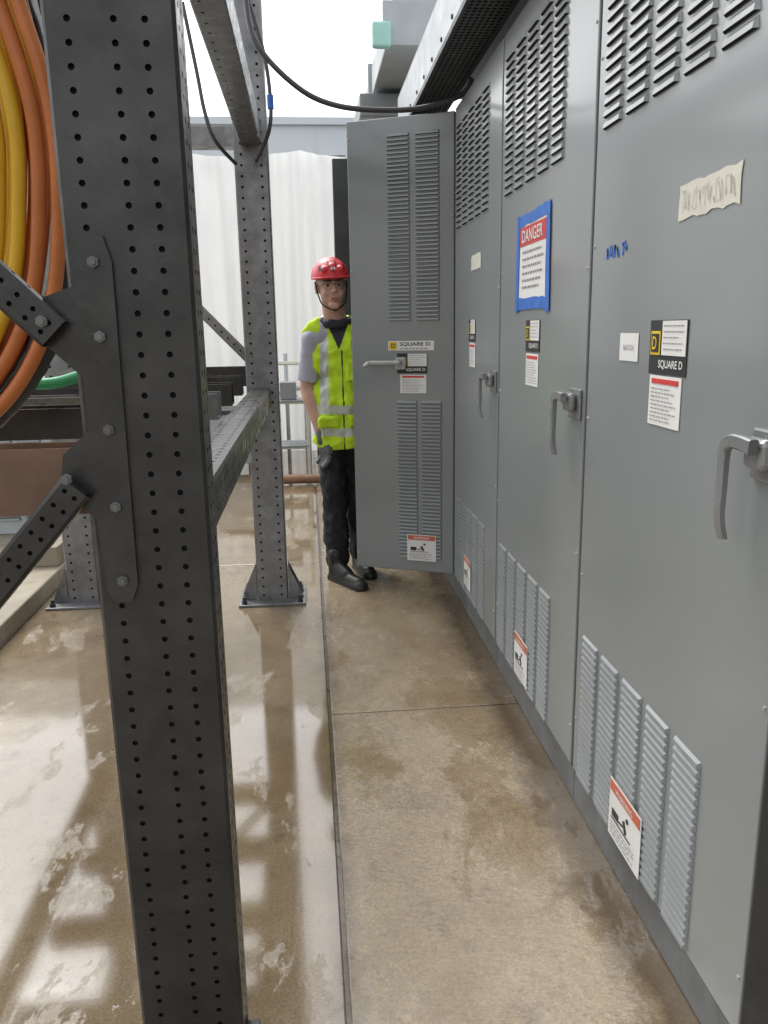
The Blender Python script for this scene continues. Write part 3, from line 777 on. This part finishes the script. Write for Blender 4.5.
sculpt('glove',gl(handL),.0035,['glove'],person,smooth=2); sculpt('glove',gl(handR),.0035,['glove'],person,smooth=2)
def b_col(bm):
    for k in range(14):
        a=2*math.pi*k/14; b_=2*math.pi*(k+1)/14
        f=lambda t:(-.004+.078*math.cos(t),.008+.078*math.sin(t),1.500+.020*math.sin(t))
        cap(bm,f(a),f(b_),.022,.022)
sculpt('collar',b_col,.005,['navy'],person,.008,20)
def b_hel(bm):
    ell(bm,(hx_,hy_+.012,1.722),(.106,.130,.117))
    for s in (-1,1): cap(bm,(hx_+s*.042,hy_-.095,1.765),(hx_+s*.036,hy_+.10,1.79),.020,.03)
    cap(bm,(hx_,hy_-.09,1.778),(hx_,hy_+.10,1.80),.022,.034)
def hpick(c):
    x,y,z=c; x-=hx_
    return 1 if (.017<abs(x)<.024 and 1.775<z<1.815 and y<hy_-.03) or (.058<abs(x)<.072 and 1.76<z<1.79 and y<hy_+.02) else 0
hel=sculpt('helmet',b_hel,.004,['helmet','ink'],person,0,1,hpick,3,[((0,hy_+.01,1.724),(0,.08,-1))],0,HM)
md=hel.modifiers.new('s','SOLIDIFY'); md.thickness=.005; md.offset=-1
vs=[];fs=[]
for k in range(17):
    t=math.pi*(k/16)
    for rr,dz in ((1.0,.0),(1.0,-.007),(1.18,-.010),(1.18,-.003)):
        ex_=1+(rr-1)*math.sin(t)**1.5
        vs.append((hx_-.106*ex_*math.cos(t),hy_+.012-.130*ex_*math.sin(t),1.734-.0+dz-.006*math.sin(t)))
for k in range(16):
    for q in range(4):
        fs.append((k*4+q,k*4+(q+1)%4,(k+1)*4+(q+1)%4,(k+1)*4+q))
mesh_obj('helmet_brim',vs,fs,'helmet',hel,HM,None,True)
bm=bmesh.new()
for dx_ in (-.010,.004): bm_box(bm,(hx_+dx_,hy_-.129,1.760),(hx_+dx_+.006,hy_-.105,1.776),.001)
bm_box(bm,(hx_-.014,hy_-.1285,1.764),(hx_+.014,hy_-.105,1.768),.001); bm_obj('emblem',bm,'white',hel,HM)
bm=bmesh.new()
for s in (-1,1):
    P=catmull([(hx_+s*.088,hy_+.0,1.71),(hx_+s*.080,hy_-.02,1.65),(hx_+s*.060,hy_-.045,1.585),(hx_,hy_-.068,1.551)],5)
    for a,b_ in zip(P,P[1:]): bm_cyl(bm,a,b_,.004,.004,8)
bm_obj('chin_strap',bm,'black',hel,HM)
for s in (-1,1):
    bm=bmesh.new(); bmesh.ops.create_uvsphere(bm,u_segments=16,v_segments=10,radius=.0125,matrix=Matrix.Translation((hx_+s*.031,hy_-.0775,1.684))@Matrix.Diagonal((1.2,.7,.5,1)))
    ob=bm_obj('eye',bm,'eye',person,HM,True)
    bm=bmesh.new(); bmesh.ops.create_uvsphere(bm,u_segments=12,v_segments=8,radius=.0068,matrix=Matrix.Translation((hx_+s*.031-.001,hy_-.0845,1.684))@Matrix.Diagonal((1,.5,.9,1)))
    bm_obj('iris',bm,'hair',ob,HM,True)
    bm=bmesh.new(); cap(bm,(hx_+s*.012,hy_-.094,1.707),(hx_+s*.052,hy_-.080,1.709),.0040,.0032); bm_obj('eyebrow',bm,'hair',person,HM,True)
bm=bmesh.new(); ell(bm,(hx_,hy_-.0935,1.617),(.024,.004,.0035)); ell(bm,(hx_,hy_-.092,1.609),(.019,.005,.005)); bm_obj('mouth',bm,'lip',person,HM,True)
bm=bmesh.new()
for s in (-1,1):
    P=[Vector((hx_+s*.033+.028*math.cos(t),hy_-.103+abs(.006*math.cos(t)),1.682+.019*math.sin(t))) for t in [2*math.pi*k/16 for k in range(17)]]
    for a,b_ in zip(P,P[1:]): bm_cyl(bm,a,b_,.0012 if a.z<1.69 else .0020,None,6)
    bm_cyl(bm,(hx_+s*.060,hy_-.094,1.688),(hx_+s*.082,hy_+.0,1.688),.0020,.0020,6)
bm_cyl(bm,(hx_-.008,hy_-.104,1.688),(hx_+.008,hy_-.104,1.688),.0016,.0016,6)
bm_obj('glasses',bm,'lens',person,HM)
sculpt('hair',lambda bm:(ell(bm,(hx_,hy_+.03,1.70),(.081,.085,.085))),.005,['hair'],person,0,1,None,2,[((0,hy_-.01,0),(0,-1,0))],0,HM)

# ---------------------------------------------------------------- light
w=D.worlds.new('World'); scene.world=w; w.use_nodes=True; nt=w.node_tree
bg=nt.nodes['Background']; sky=nt.nodes.new('ShaderNodeTexSky'); sky.sky_type='NISHITA'; sky.sun_disc=False
sky.sun_elevation=math.radians(55); sky.sun_rotation=math.radians(-30); sky.air_density=1.2; sky.dust_density=3
hs=nt.nodes.new('ShaderNodeHueSaturation'); hs.inputs['Saturation'].default_value=.10; hs.inputs['Value'].default_value=2.2
nt.links.new(sky.outputs[0],hs.inputs['Color']); nt.links.new(hs.outputs[0],bg.inputs[0]); bg.inputs[1].default_value=.15
L=D.lights.new('Sun','SUN'); L.energy=1.5; L.angle=math.radians(30); L.color=(1,.98,.95)
lo=D.objects.new('Sun',L); col.objects.link(lo)
az=math.radians(-30); el=math.radians(55)
sd=Vector((math.sin(az)*math.cos(el),math.cos(az)*math.cos(el),math.sin(el)))
lo.rotation_euler=sd.to_track_quat('Z','Y').to_euler()
scene.view_settings.view_transform='Standard'; scene.view_settings.look='None'; scene.view_settings.exposure=0

# ---------------------------------------------------------------- camera
fwd=Vector((-78,182,-800)).normalized(); dn=Vector((60,-3491,-800)).normalized(); zc=-dn; xc=fwd.cross(zc).normalized(); zc=xc.cross(fwd)
cam=D.cameras.new('Camera'); co=D.objects.new('Camera',cam); col.objects.link(co)
cam.sensor_fit='VERTICAL'; cam.sensor_height=24; cam.lens=18.75; cam.clip_start=.05; cam.clip_end=600
co.matrix_world=Matrix.Translation((0,0,1.45))@Matrix((xc,fwd,zc)).to_4x4()
scene.camera=co
